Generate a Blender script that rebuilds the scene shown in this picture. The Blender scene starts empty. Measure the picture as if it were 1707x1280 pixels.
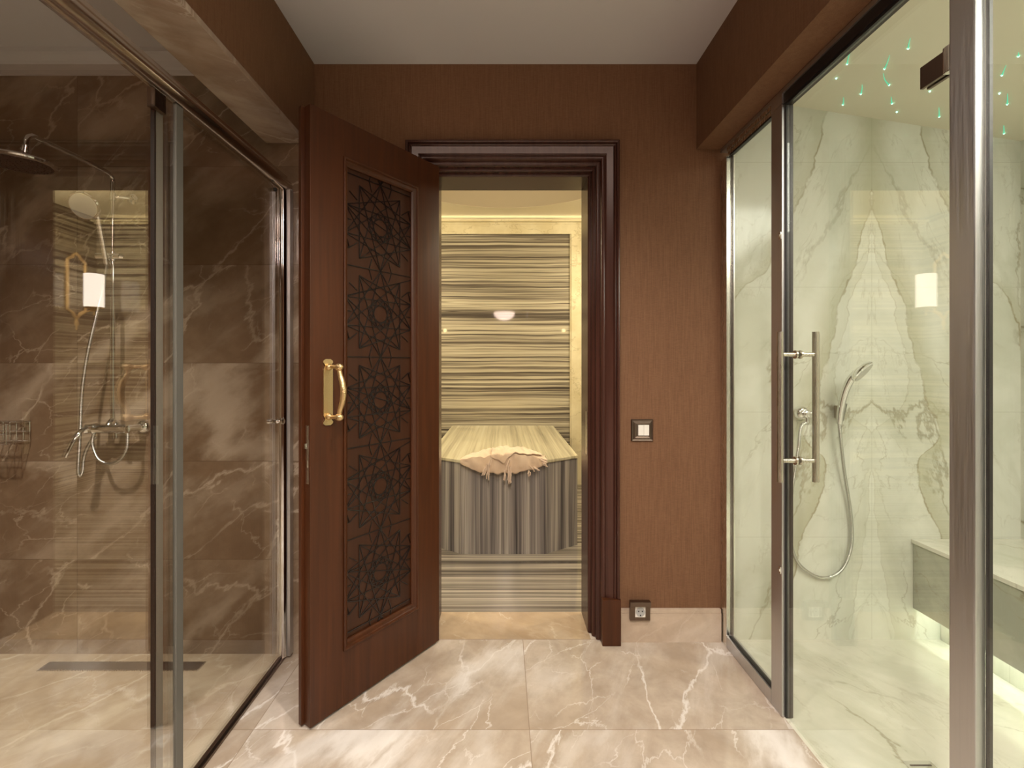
import bpy, bmesh, math, random
from mathutils import Vector, Matrix
random.seed(7)
F, VX, VY, H = 776.0, 838.0, 608.0, 1.434
def P(px, py, Y):
    return Vector(((px-VX)*Y/F, Y, H-(py-VY)*Y/F))
sc = bpy.context.scene
COL = sc.collection

# ------------------------------------------------------------------ materials
class G:
    def __init__(s, name):
        s.m = bpy.data.materials.new(name); s.m.use_nodes = True
        s.nt = s.m.node_tree; s.nt.nodes.clear()
        s.out = s.nt.nodes.new('ShaderNodeOutputMaterial')
    def n(s, t, ins=None, **props):
        nd = s.nt.nodes.new('ShaderNode'+t)
        for k, v in props.items(): setattr(nd, k, v)
        for k, v in (ins or {}).items():
            if isinstance(v, bpy.types.NodeSocket): s.nt.links.new(v, nd.inputs[k])
            else: nd.inputs[k].default_value = v
        return nd
    def ma(s, op, a, b=0.0, c=0.0):
        nd = s.n('Math', {0: a, 1: b, 2: c}, operation=op); return nd.outputs[0]
    def mr(s, v, a, b, c, d, sm=False):
        nd = s.n('MapRange', {'Value': v, 'From Min': a, 'From Max': b, 'To Min': c, 'To Max': d},
                 interpolation_type='SMOOTHSTEP' if sm else 'LINEAR'); return nd.outputs[0]
    def mix(s, f, a, b, blend='MIX'):
        nd = s.n('Mix', None, data_type='RGBA', blend_type=blend)
        for i, v in ((0, f), (6, a), (7, b)):
            if isinstance(v, bpy.types.NodeSocket): s.nt.links.new(v, nd.inputs[i])
            else: nd.inputs[i].default_value = v if i == 0 else (*v[:3], 1)
        return nd.outputs[2]
    def xyz(s, x, y, z): return s.n('CombineXYZ', {0: x, 1: y, 2: z}).outputs[0]
    def pos(s):
        g = s.n('NewGeometry').outputs['Position']
        sp = s.n('SeparateXYZ', {0: g}); return g, sp.outputs[0], sp.outputs[1], sp.outputs[2]
    def noise(s, vec, scale, detail=4, rough=.55, dist=0.0, out=0):
        return s.n('TexNoise', {'Vector': vec, 'Scale': scale, 'Detail': detail, 'Roughness': rough, 'Distortion': dist}).outputs[out]
    def ramp(s, f, stops, interp='LINEAR'):
        nd = s.n('ValToRGB', {0: f}); cr = nd.color_ramp; cr.interpolation = interp
        while len(cr.elements) < len(stops): cr.elements.new(.5)
        for e, (p, c) in zip(cr.elements, stops): e.position = p; e.color = (*c, 1)
        return nd.outputs[0]
    def fcurve(s, f, pts):
        nd = s.n('FloatCurve', {'Value': f}); c = nd.mapping.curves[0]
        while len(c.points) < len(pts): c.points.new(.5, .5)
        for p_, (x_, y_) in zip(c.points, sorted(pts)): p_.location = (x_, y_)
        nd.mapping.update(); return nd.outputs[0]
    def bsdf(s, **k):
        ins = {}
        names = dict(color='Base Color', rough='Roughness', metal='Metallic', normal='Normal', coat='Coat Weight',
                     coatr='Coat Roughness', spec='Specular IOR Level', ecol='Emission Color', estr='Emission Strength', sheen='Sheen Weight')
        for a, b in k.items():
            if isinstance(b, tuple) and len(b) == 3: b = (*b, 1)
            ins[names[a]] = b
        p = s.n('BsdfPrincipled', ins); s.nt.links.new(p.outputs[0], s.out.inputs[0]); return s.m
    def bump(s, h, strength, dist=.002):
        return s.n('Bump', {'Height': h, 'Strength': strength, 'Distance': dist}).outputs[0]

def plain(name, color, rough=.5, metal=0.0, **k):
    return G(name).bsdf(color=color, rough=rough, metal=metal, **k)

def turned(g, vec, phi, ratio, seed):
    """coordinates turned so that the long direction (phi above the u axis) runs along x and is stretched"""
    v = g.n('VectorRotate', {'Vector': vec, 'Angle': -phi}, rotation_type='Z_AXIS').outputs[0]
    v = g.n('VectorMath', {0: v, 1: (ratio, 1, 1)}, operation='MULTIPLY').outputs[0]
    return g.n('VectorMath', {0: v, 1: (seed, seed*1.7, 0)}, operation='ADD').outputs[0]
def veins(g, vec, phi, scale, ratio, width, seed=0.0, detail=5, dist=.3):
    n = g.noise(turned(g, vec, phi, ratio, seed), scale, detail, .6, dist)
    return g.mr(g.ma('ABSOLUTE', g.ma('SUBTRACT', n, .5)), 0, width, 1, 0, True)
def crack(g, vec, phi, scale, ratio, width, jag=.12, seed=0.0, lo=.45, hi=.6):
    v = turned(g, vec, phi, ratio, seed)
    j1 = g.n('TexNoise', {'Vector': v, 'Scale': scale*1.6, 'Detail': 7, 'Roughness': .62}).outputs[1]
    j1 = g.n('VectorMath', {0: g.n('VectorMath', {0: j1, 1: (.5, .5, .5)}, operation='SUBTRACT').outputs[0], 1: (jag*3/scale,)*3}, operation='MULTIPLY').outputs[0]
    v = g.n('VectorMath', {0: v, 1: j1}, operation='ADD').outputs[0]
    d = g.n('TexVoronoi', {'Vector': v, 'Scale': scale}, feature='DISTANCE_TO_EDGE', voronoi_dimensions='2D').outputs['Distance']
    m = g.mr(g.noise(v, scale*.9, 3, .6), lo, hi, 0, 1, True)
    return g.ma('MULTIPLY', g.mr(d, 0, width, 1, 0, True), m)

def tile(g, u, v, u0, v0, w, h, grout=.0012):
    """per-tile random vector and the joint mask"""
    a = g.ma('DIVIDE', g.ma('SUBTRACT', u, u0), w); b = g.ma('DIVIDE', g.ma('SUBTRACT', v, v0), h)
    rnd = g.n('TexWhiteNoise', {'Vector': g.xyz(g.ma('FLOOR', a), g.ma('FLOOR', b), 0.0)}, noise_dimensions='3D').outputs[1]
    fa = g.ma('ABSOLUTE', g.ma('SUBTRACT', g.ma('FRACT', a), .5)); fb = g.ma('ABSOLUTE', g.ma('SUBTRACT', g.ma('FRACT', b), .5))
    ga = g.ma('GREATER_THAN', fa, .5-grout/w); gb = g.ma('GREATER_THAN', fb, .5-grout/h)
    return rnd, g.ma('MAXIMUM', ga, gb)

def brown_stone(name, plane, base, light, vein, t, rough=.16, groutc=None, ang=.6, cloudy=1.0, vm=.75):
    g = G(name); p, x, y, z = g.pos()
    u, v = {'XZ': (x, z), 'XY': (x, y), 'YZ': (y, z)}[plane]
    q = g.xyz(u, v, 0.0)
    rnd, gr = tile(g, u, v, *t)
    q = g.n('VectorMath', {0: q, 1: g.n('VectorMath', {0: rnd, 1: (9, 9, 9)}, operation='MULTIPLY').outputs[0]}, operation='ADD').outputs[0]
    cl = g.noise(q, 2.2, 5, .6, .6)
    cl2 = g.noise(q, 9, 5, .65, .3)
    c = g.mix(g.mr(cl, .32, .7, 0, 1, True), base, light)
    c = g.mix(g.mr(cl2, .35, .75, 0, .55), c, tuple(a*.72 for a in base))
    patch = g.mr(g.noise(q, 1.7, 3, .5, .5), .42, .62, 0, 1, True)
    streak = g.mr(g.noise(turned(g, q, ang, .22, 4.4), 5.5, 6, .62), .48, .75, 0, 1, True)
    big = crack(g, q, ang, 1.5, .5, .16, .3, 1.3, .38, .62)
    v1 = crack(g, q, ang+.12, 2.3, .42, .022, .22, 3.1, .40, .55)
    v2 = crack(g, q, ang-.5, 3.4, .5, .014, .22, 8.3, .45, .6)
    v3 = crack(g, q, ang+.1, 6.5, .4, .022, .25, 5.3, .48, .62)
    vv = g.ma('MAXIMUM', g.ma('MULTIPLY', v1, .95), g.ma('MAXIMUM', g.ma('MULTIPLY', v2, .7), g.ma('MULTIPLY', v3, .6)))
    c = g.mix(g.ma('MULTIPLY', streak, .28*cloudy), c, vein)
    c = g.mix(g.ma('MULTIPLY', big, .72*cloudy), c, vein)
    c = g.mix(g.ma('MULTIPLY', vv, vm), c, vein)
    c = g.mix(g.ma('MULTIPLY', gr, .6), c, groutc or tuple(a*.5 for a in base))
    return g.bsdf(color=c, rough=rough, spec=.5)

def striped(name, along, amp=.6, rough=.045, sc_=1.0, stops=None, seed=0.0, lines=1.0):
    """long wavy strata; 'along' = axis the bands are stacked on"""
    g = G(name); p, x, y, z = g.pos()
    s = {'x': x, 'y': y, 'z': z}[along]
    o = {'x': (y, z), 'y': (x, z), 'z': (x, y)}[along]
    w = g.noise(g.xyz(g.ma('MULTIPLY', o[0], .8), g.ma('MULTIPLY', o[1], .8), g.ma('MULTIPLY', s, 3.0)), 1.3, 3, .5)
    s2 = g.ma('ADD', g.ma('MULTIPLY', s, sc_), g.ma('MULTIPLY', g.ma('SUBTRACT', w, .5), .055*amp))
    n1 = g.noise(g.xyz(g.ma('MULTIPLY', o[0], .10), g.ma('MULTIPLY', o[1], .10), g.ma('MULTIPLY', s2, 9.0)), 1.0, 2, .6)
    n2 = g.noise(g.xyz(g.ma('MULTIPLY', o[0], .22), g.ma('ADD', g.ma('MULTIPLY', o[1], .2), 5.3+seed), g.ma('MULTIPLY', s2, 36.0)), 1.0, 4, .72)
    n3 = g.noise(g.xyz(g.ma('MULTIPLY', o[0], .3), g.ma('ADD', g.ma('MULTIPLY', o[1], .2), 9.3+seed), g.ma('MULTIPLY', s2, 26.0)), 1.0, 0, .5)
    f = g.ma('ADD', g.ma('MULTIPLY', n1, .22), g.ma('MULTIPLY', n2, .78))
    c = g.ramp(f, stops or [(.37, (.05, .04, .034)), (.435, (.13, .107, .083)), (.485, (.25, .215, .16)), (.54, (.46, .405, .295)), (.66, (.56, .50, .375))])
    thin = g.mr(g.ma('ABSOLUTE', g.ma('SUBTRACT', n3, .44)), 0, .020, 1, 0, True)
    n4 = g.noise(g.xyz(g.ma('MULTIPLY', o[0], .35), g.ma('ADD', g.ma('MULTIPLY', o[1], .2), 19.3+seed), g.ma('MULTIPLY', s2, 70.0)), 1.0, 1, .5)
    thin2 = g.mr(g.ma('ABSOLUTE', g.ma('SUBTRACT', n4, .58)), 0, .03, 1, 0, True)
    c = g.mix(g.ma('MULTIPLY', thin2, .6*lines), c, (.12, .095, .07))
    c = g.mix(g.ma('MULTIPLY', thin, .85*lines), c, (.06, .048, .04))
    return g.bsdf(color=c, rough=rough)

def white_marble(name, plane, mirror=None, t=None, base=(.76, .765, .69), strong=1.0, ang=.45, sc=1.0):
    g = G(name); p, x, y, z = g.pos()
    u, v = {'XZ': (x, z), 'XY': (x, y), 'YZ': (y, z)}[plane]
    uu = g.ma('ABSOLUTE', g.ma('SUBTRACT', u, mirror)) if mirror is not None else u
    q = g.xyz(g.ma('MULTIPLY', uu, sc), g.ma('MULTIPLY', v, sc), 0.0)
    cl = g.mr(g.noise(q, 2.0, 5, .6, .8), .42, .68, 0, 1, True)
    c = g.mix(g.ma('MULTIPLY', cl, .55), base, (.56, .57, .47))
    streak = g.mr(g.noise(turned(g, q, ang, .16, 6.1), 6.0, 6, .6), .5, .72, 0, 1, True)
    v1 = crack(g, q, ang, 1.1, .45, .016, .25, 2.2, .38, .5)
    v1s = crack(g, q, ang, 1.1, .45, .13, .25, 2.2, .38, .5)
    v2 = crack(g, q, ang+.35, 2.3, .5, .012, .28, 4.6, .45, .6)
    v3 = veins(g, q, ang-.3, 1.6, .4, .004, 7.9, 8)
    c = g.mix(g.ma('MULTIPLY', streak, .40*strong), c, (.48, .49, .38))
    c = g.mix(g.ma('MULTIPLY', v1s, .50*strong), c, (.46, .47, .36))
    c = g.mix(g.ma('MULTIPLY', v1, .75*strong), c, (.27, .23, .14))
    c = g.mix(g.ma('MULTIPLY', g.ma('MAXIMUM', v2, g.ma('MULTIPLY', v3, .5)), .55*strong), c, (.32, .28, .18))
    if mirror is not None:
        zn = g.ma('DIVIDE', v, 3.0); w1 = g.ma('MULTIPLY', g.ma('SUBTRACT', g.noise(q, 7, 6, .65, .3), .5), .085)
        w2 = g.ma('MULTIPLY', g.ma('SUBTRACT', g.noise(q, 5, 6, .6, .3, 1), .5), 1.0)
        def band(pts, off=0.0):
            return g.ma('ADD', g.ma('SUBTRACT', uu, g.fcurve(zn, [(a/3, b) for a, b in pts])), g.ma('ADD', w1, off))
        A_ = [(0, .92), (1.0, .84), (1.77, .72), (1.93, .55), (2.25, .40), (2.54, .285), (2.70, .25), (3.0, .2)]
        B_ = [(0, .50), (.3, .42), (.6, .335), (.76, .265), (.91, .235), (1.07, .354), (1.23, .295), (1.365, .26), (1.51, .213), (1.7, .18), (1.9, .11), (2.15, .045), (2.3, 0), (3, 0)]
        C_ = [(0, .12), (.45, .05), (.9, 0), (1.06, 0), (1.12, .06), (1.18, .13), (1.3, .19), (1.6, .15), (1.8, .10), (2.0, .02), (2.2, 0), (3, 0)]
        for pts, wl, st, wide, sw in ((A_, .010, .75, .10, .45), (B_, .008, .75, .16, .75), (C_, .005, .35, .10, .25)):
            d = band(pts)
            line = g.mr(g.ma('ABSOLUTE', d), 0, wl, 1, 0, True)
            out_ = g.ma('MULTIPLY', g.mr(d, -.004, .006, 0, 1), g.mr(d, 0, wide, 1, 0, True))
            brk = g.mr(g.noise(q, 4.5, 4, .6), .38, .6, .25, 1)
            c = g.mix(g.ma('MULTIPLY', out_, sw), c, (.50, .49, .36))
            c = g.mix(g.ma('MULTIPLY', g.ma('MULTIPLY', line, brk), st), c, (.29, .24, .13))
    if t:
        _, gr = tile(g, u, v, *t); c = g.mix(g.ma('MULTIPLY', gr, .35), c, (.35, .33, .25))
    return g.bsdf(color=c, rough=.13)

def wallpaper(name):
    g = G(name); p, x, y, z = g.pos()
    n = g.noise(g.xyz(g.ma('MULTIPLY', x, 260), g.ma('MULTIPLY', y, 260), g.ma('MULTIPLY', z, 9)), 1.0, 3, .6)
    n2 = g.noise(g.xyz(g.ma('MULTIPLY', x, 60), g.ma('MULTIPLY', y, 60), g.ma('MULTIPLY', z, 420)), 1.0, 2, .6)
    f = g.ma('ADD', g.ma('MULTIPLY', n, .6), g.ma('MULTIPLY', n2, .4))
    c = g.ramp(f, [(.3, (.140, .066, .034)), (.7, (.212, .112, .060))])
    return g.bsdf(color=c, rough=.72, spec=.25, normal=g.bump(f, .25, .001))

def wood(name, c1, c2, rough=.3, axis='z'):
    g = G(name)
    o = g.n('TexCoord').outputs['Object']; sp = g.n('SeparateXYZ', {0: o})
    k = {'z': (38, 38, 1.6), 'x': (1.6, 38, 38)}[axis]
    n = g.noise(g.xyz(g.ma('MULTIPLY', sp.outputs[0], k[0]), g.ma('MULTIPLY', sp.outputs[1], k[1]), g.ma('MULTIPLY', sp.outputs[2], k[2])), 1.0, 5, .6, .4)
    c = g.ramp(n, [(.3, c1), (.7, c2)])
    return g.bsdf(color=c, rough=rough, coat=.05, coatr=.25, spec=.35, normal=g.bump(n, .06, .001))

def metal(name, col, rough, aniso=False):
    g = G(name); p, x, y, z = g.pos()
    n = g.noise(g.xyz(g.ma('MULTIPLY', x, 300), g.ma('MULTIPLY', y, 300), g.ma('MULTIPLY', z, 6)), 1.0, 2, .5)
    return g.bsdf(color=col, metal=1.0, rough=g.mr(n, .3, .7, rough*.85, rough*1.15))

def glass(name, tint, refl=1.0):
    g = G(name)
    bf = g.n('NewGeometry').outputs['Backfacing']
    ior = g.mr(bf, 0, 1, 1.5, 1/1.5)
    fr = g.n('Fresnel', {'IOR': ior}).outputs[0]
    t = g.n('BsdfTransparent', {'Color': (*tint, 1)}); gl = g.n('BsdfGlossy', {'Color': (1, 1, 1, 1), 'Roughness': 0.0})
    mx = g.n('MixShader', {0: g.ma('MULTIPLY', fr, refl), 1: t.outputs[0], 2: gl.outputs[0]})
    g.nt.links.new(mx.outputs[0], g.out.inputs[0]); return g.m

def emit(name, col, s):
    g = G(name); e = g.n('Emission', {'Color': (*col, 1), 'Strength': s}); g.nt.links.new(e.outputs[0], g.out.inputs[0]); return g.m

M = {}
M['wall'] = wallpaper('brown_wallpaper')
M['ceil'] = plain('ceiling_paint', (.62, .595, .60), .8)
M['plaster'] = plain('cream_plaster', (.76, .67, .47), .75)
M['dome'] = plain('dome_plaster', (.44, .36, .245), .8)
M['floor'] = brown_stone('rose_beige_floor', 'XY', (.43, .345, .265), (.58, .50, .42), (.82, .79, .76), (.105-1.085*4, 1.83-.6*10, 1.085, .6, .0018), .12, (.24, .17, .12), 1.1, 1.3)
M['sill'] = brown_stone('beige_threshold', 'XY', (.40, .29, .185), (.52, .40, .27), (.74, .66, .54), (-9, 2.427-5, 18.3, 5, .0018), .12, None, -.5, .6, .45)
M['shower_floor'] = brown_stone('shower_floor_stone', 'XY', (.34, .255, .165), (.50, .41, .29), (.74, .68, .55), (-1.077-1.6*4, 2.31-.9*5, 1.6, .9, .0012), .16, None, .8, .8, .5)
M['shower_wall'] = brown_stone('shower_wall_stone', 'XZ', (.190, .123, .074), (.275, .195, .128), (.60, .50, .39), (-.981-1.13*6, -.018, 1.13, .487, .0014), .13, None, .62, .75, .6)
M['shower_side'] = brown_stone('shower_side_stone', 'YZ', (.190, .123, .074), (.275, .195, .128), (.60, .50, .39), (-4.9, -.018, 1.13, .487, .0014), .13, None, .6, .8, .6)
M['soffit'] = brown_stone('soffit_stone', 'XY', (.30, .21, .15), (.42, .32, .25), (.66, .58, .50), (-9.1, 1.3-4*1.1, 9, 1.1, .0012), .15)
M['skirting'] = brown_stone('skirting_stone', 'XZ', (.48, .37, .28), (.58, .47, .37), (.72, .64, .55), (-9.1, -9.1, 18, 18, .001), .2, None, .6, .8, .25)
M['strat_back'] = striped('banded_marble_wall', 'z')
GREY = [(.36, (.07, .062, .06)), (.44, (.18, .160, .15)), (.51, (.29, .262, .235)), (.58, (.44, .40, .345)), (.68, (.55, .50, .43))]
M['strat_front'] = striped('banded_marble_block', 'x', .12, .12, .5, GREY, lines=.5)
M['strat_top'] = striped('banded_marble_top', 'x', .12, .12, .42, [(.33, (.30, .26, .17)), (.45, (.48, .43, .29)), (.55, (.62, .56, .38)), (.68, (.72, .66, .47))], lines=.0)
M['strat_floor'] = striped('banded_marble_floor', 'y', .3, .08, .8, [(.37, (.06, .052, .045)), (.45, (.14, .120, .10)), (.51, (.25, .22, .182)), (.58, (.37, .33, .275)), (.68, (.43, .385, .32))])
g = G('beige_marble'); p, x, y, z = g.pos()
cc = g.mix(g.mr(g.noise(p, 4, 5, .6), .35, .7, 0, 1), (.62, .53, .33), (.76, .68, .47))
cc = g.mix(g.ma('MULTIPLY', veins(g, p, .5, 3, .5, .012, 2.2), .5), cc, (.42, .34, .2))
M['beige'] = g.bsdf(color=cc, rough=.15)
M['white_wall'] = white_marble('veined_marble_bookmatched', 'XZ', 1.926, (1.926-6, 1.187-.652*4, 6, .652, .0012), ang=-1.15, strong=.8)
M['white_side'] = white_marble('veined_marble_side', 'YZ', None, (-7, 1.187-.652*4, 1.2, .652, .0012), ang=.7)
M['white_floor'] = white_marble('veined_marble_floor', 'XY', None, None, (.74, .72, .63), .8, -1.05, 1.3)
M['white_top'] = white_marble('veined_marble_top', 'XY', None, None, (.78, .76, .67), .7, -1.2, 1.5)
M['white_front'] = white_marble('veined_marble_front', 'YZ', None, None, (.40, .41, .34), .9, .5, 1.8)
M['steam_ceil'] = plain('steam_ceiling_paint', (.83, .80, .66), .7)
M['wood'] = wood('dark_red_wood', (.044, .0125, .0035), (.074, .0215, .0060), .4)
M['wood_frame'] = wood('mahogany_frame_wood', (.042, .0150, .0100), (.070, .0260, .018), .26)
M['wood_panel'] = wood('carved_panel_wood', (.032, .0095, .003), (.052, .0165, .0052), .45)
M['groove'] = plain('carved_line_wood', (.012, .0075, .0065), .25)
M['chrome'] = metal('chrome', (.82, .82, .82), .06)
M['alu'] = metal('brushed_aluminium', (.60, .60, .61), .42)
M['profile'] = plain('grey_screen_profile', (.30, .28, .24), .4)
M['profile_light'] = plain('light_screen_profile', (.125, .12, .105), .45)
M['alu_rail'] = plain('polished_rail_metal', (.60, .52, .45), .22, 1.0)
M['alu_light'] = metal('bright_aluminium', (.78, .77, .72), .25)
M['steel'] = metal('brushed_steel', (.62, .57, .50), .28)
M['darkened_chrome'] = plain('shaded_chrome', (.42, .42, .40), .12, 1.0)  # chrome with its dark reflections put into the colour
M['dark_alu'] = metal('dark_bronze', (.20, .15, .12), .35)
g = G('cast_brass'); tc = g.n('TexCoord').outputs['Object']
vn = g.n('TexVoronoi', {'Vector': tc, 'Scale': 240.0}).outputs[0]
M['brass'] = g.bsdf(color=(.72, .53, .28), metal=1.0, rough=.36, normal=g.bump(vn, .5, .002))
M['gold'] = plain('gilded_metal', (.95, .66, .32), .42, .35)
M['gasket'] = plain('black_gasket', (.012, .011, .011), .45)
M['plastic'] = plain('ivory_plastic', (.80, .77, .72), .35)
M['greyplastic'] = plain('grey_plastic', (.42, .42, .42), .4)
M['spray'] = plain('pale_spray_face', (.60, .60, .56), .45)
M['glass'] = glass('clear_glass', (.985, .985, .975), 2.4)
M['glassg'] = glass('greenish_glass', (.972, .985, .968), 1.3)
M['seal'] = glass('cloudy_seal', (.72, .71, .66), 1.0)
g = G('hose_metal'); p, x, y, z = g.pos()
wv = g.ma('SINE', g.ma('MULTIPLY', z, 1400.0))
M['hose'] = g.bsdf(color=(.62, .62, .60), metal=1.0, rough=.22, normal=g.bump(wv, .4, .001))
g = G('peach_cotton'); tc = g.n('TexCoord').outputs['Object']; sp = g.n('SeparateXYZ', {0: tc})
wv = g.ma('MULTIPLY', g.ma('SINE', g.ma('MULTIPLY', sp.outputs[0], 900.0)), g.ma('SINE', g.ma('MULTIPLY', sp.outputs[2], 900.0)))
nn = g.noise(tc, 9, 4, .6)
M['cloth'] = g.bsdf(color=g.ramp(nn, [(.35, (.66, .49, .34)), (.7, (.76, .60, .43))]), rough=.9, sheen=.3, normal=g.bump(wv, .3, .001))
M['fringe'] = plain('fringe_cotton', (.78, .62, .48), .95)
M['shade'] = emit('lit_sconce_shade', (1.0, .86, .70), 4.2)
M['bowl'] = emit('lit_pendant_bowl', (1.0, .74, .60), 26.0)
M['lampdot'] = emit('lit_lamp_globe', (1.0, .80, .35), 30.0)
M['star'] = emit('green_fibre_point', (.35, 1.0, .72), 9.0)
M['light_streak'] = emit('green_light_streak', (.15, .85, .5), 1.0)  # streak of light beside a fibre point, drawn as a glowing colour
M['led'] = emit('led_strip_light', (.93, 1.0, .84), 38.0)
M['dl'] = emit('lit_downlight', (1.0, .85, .68), 14.0)

# ------------------------------------------------------------------ mesh helpers
def BM(): return bmesh.new()
def add_box(bm, x0, x1, y0, y1, z0, z1, bev=0.0):
    b = bmesh.new()
    v = [b.verts.new((x, y, z)) for z in (z0, z1) for x, y in ((x0, y0), (x1, y0), (x1, y1), (x0, y1))]
    for f in ((0, 3, 2, 1), (4, 5, 6, 7), (0, 1, 5, 4), (1, 2, 6, 5), (2, 3, 7, 6), (3, 0, 4, 7)): b.faces.new([v[i] for i in f])
    if bev > 0: bmesh.ops.bevel(b, geom=list(b.edges), offset=bev, segments=2, affect='EDGES', profile=.7)
    merge(bm, b)
def merge(bm, b, mat=None):
    if mat is not None: bmesh.ops.transform(b, matrix=mat, verts=b.verts)
    me = bpy.data.meshes.new('tmp'); b.to_mesh(me); b.free(); bm.from_mesh(me); bpy.data.meshes.remove(me)
def box(x0, x1, y0, y1, z0, z1, bev=0.0):
    bm = BM(); add_box(bm, x0, x1, y0, y1, z0, z1, bev); return bm
def boxes(*bs, bev=0.0):
    bm = BM()
    for b in bs: add_box(bm, *b, bev)
    return bm
def frames(pts):
    pts = [Vector(p) for p in pts]; T = []
    for i in range(len(pts)):
        a = pts[max(i-1, 0)]; b = pts[min(i+1, len(pts)-1)]; T.append((b-a).normalized())
    up = Vector((0, 0, 1)) if abs(T[0].z) < .9 else Vector((0, 1, 0))
    n = T[0].cross(up).normalized(); R = []
    for t in T:
        n = (n - t*n.dot(t)).normalized(); R.append((n, t.cross(n)))
    return pts, R
def smooth(pts, k=6, closed=False):
    pts = [Vector(p) for p in pts]; out = []; n = len(pts)
    rng = range(n if closed else n-1)
    for i in rng:
        g_ = (lambda j: pts[j % n]) if closed else (lambda j: pts[min(max(j, 0), n-1)])
        p0, p1, p2, p3 = g_(i-1), g_(i), g_(i+1), g_(i+2)
        for s in range(k):
            t = s/k
            out.append(.5*((2*p1)+(-p0+p2)*t+(2*p0-5*p1+4*p2-p3)*t*t+(-p0+3*p1-3*p2+p3)*t**3))
    if not closed: out.append(pts[-1])
    return out
def add_tube(bm, pts, r, seg=14, closed=False, sx=1.0):
    pts, R = frames(pts); rings = []
    for i, (p, (a, b)) in enumerate(zip(pts, R)):
        rr = r[i] if isinstance(r, (list, tuple)) else r
        rings.append([bm.verts.new(p+a*rr*math.cos(2*math.pi*k/seg)*sx+b*rr*math.sin(2*math.pi*k/seg)) for k in range(seg)])
    m = len(rings)
    for i in range(m if closed else m-1):
        A, B = rings[i], rings[(i+1) % m]
        for k in range(seg): bm.faces.new((A[k], A[(k+1) % seg], B[(k+1) % seg], B[k]))
    if not closed:
        bm.faces.new(rings[0][::-1]); bm.faces.new(rings[-1])
def tube(pts, r, seg=14, **k): bm = BM(); add_tube(bm, pts, r, seg, **k); return bm
def add_lathe(bm, prof, c, axis=(0, 0, 1), seg=28):
    """prof: (radius, distance along axis)"""
    ax = Vector(axis).normalized(); up = Vector((0, 0, 1)) if abs(ax.z) < .9 else Vector((1, 0, 0))
    a = ax.cross(up).normalized(); b = ax.cross(a); c = Vector(c); rings = []
    for r, d in prof:
        rings.append([bm.verts.new(c+ax*d+(a*math.cos(2*math.pi*k/seg)+b*math.sin(2*math.pi*k/seg))*max(r, 1e-5)) for k in range(seg)])
    for A, B in zip(rings, rings[1:]):
        for k in range(seg): bm.faces.new((A[k], A[(k+1) % seg], B[(k+1) % seg], B[k]))
    bm.faces.new(rings[0][::-1]); bm.faces.new(rings[-1])
def lathe(prof, c, axis=(0, 0, 1), seg=28): bm = BM(); add_lathe(bm, prof, c, axis, seg); return bm
def prism(poly, z0, z1):
    bm = BM(); a = [bm.verts.new((x, y, z0)) for x, y in poly]; b = [bm.verts.new((x, y, z1)) for x, y in poly]
    n = len(poly); bm.faces.new(a[::-1]); bm.faces.new(b)
    for i in range(n): bm.faces.new((a[i], a[(i+1) % n], b[(i+1) % n], b[i]))
    return bm
def wpos(o):
    v = Vector((0, 0, 0))
    while o is not None: v += o.location; o = o.parent
    return v
def obj(name, bm, mat, parent=None, local=False, smoothit=True, rest=None):
    bmesh.ops.recalc_face_normals(bm, faces=bm.faces)
    if not local:
        if parent is None:
            vs = [v.co for v in bm.verts]
            lo = Vector([min(v[i] for v in vs) for i in range(3)]); hi = Vector([max(v[i] for v in vs) for i in range(3)])
            org = Vector(((lo.x+hi.x)/2, (lo.y+hi.y)/2, lo.z))
        else: org = wpos(parent)
        bmesh.ops.translate(bm, verts=bm.verts, vec=-org)
    me = bpy.data.meshes.new(name); bm.to_mesh(me); bm.free()
    if isinstance(mat, str): mat = M[mat]
    me.materials.append(mat)
    o = bpy.data.objects.new(name, me); COL.objects.link(o)
    if parent is None:
        if not local: o.location = org
    else: o.parent = parent
    if smoothit:
        for p in me.polygons: p.use_smooth = True
        try: me.set_sharp_from_angle(angle=math.radians(38))
        except Exception: pass
    return o
def tag(o, label, cat, group=None):
    o['label'] = label; o['category'] = cat
    if group: o['group'] = group
    return o
def thing(name, label, cat, loc, group=None):
    o = bpy.data.objects.new(name, None); COL.objects.link(o); o.location = loc; o.empty_display_size = .05
    return tag(o, label, cat, group)
def struct(name, bm, mat, parent=None, **k):
    o = obj(name, bm, mat, parent, smoothit=False, **k)
    if parent is None: o['kind'] = 'structure'
    return o

# ------------------------------------------------------------------ setting
XL, XR = -.981, 1.009          # corridor faces of the two beams
GL, GR = -1.077, 1.145         # glass lines
YB = 2.425                     # back wall of corridor
Y0 = -4.2
ZC = 3.0
struct('floor', box(GL, GR, Y0, 2.70, -.1, 0), 'floor')
struct('floor_threshold', box(-.36, .46, 2.432, 2.698, 0, .0022), 'sill')
struct('floor_left', box(-2.8, GL, -1.3, 2.36, -.1, 0), 'shower_floor')
struct('floor_right', box(GR, 2.8, -1.3, 2.5, -.1, 0), 'white_floor')
struct('floor_back', box(-2.85, 2.85, 2.70, 5.7, -.1, 0), 'strat_floor')
struct('ceiling', box(-1.173, 1.2, Y0, 2.6, ZC, ZC+.1), 'ceil')
struct('wall_left', boxes((-1.173, XL, Y0, YB, 2.556, ZC), (-1.173, XL, Y0, -1.3, 0, 2.556)), 'wall')
struct('trim_1', box(-1.173, XL+.004, -1.3, 2.31, 2.532, 2.556, .004), 'soffit')
struct('wall_right', boxes((XR, 1.2, Y0, YB, 2.556, ZC), (XR, 1.2, Y0, -1.3, 0, 2.556)), 'wall')
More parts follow.
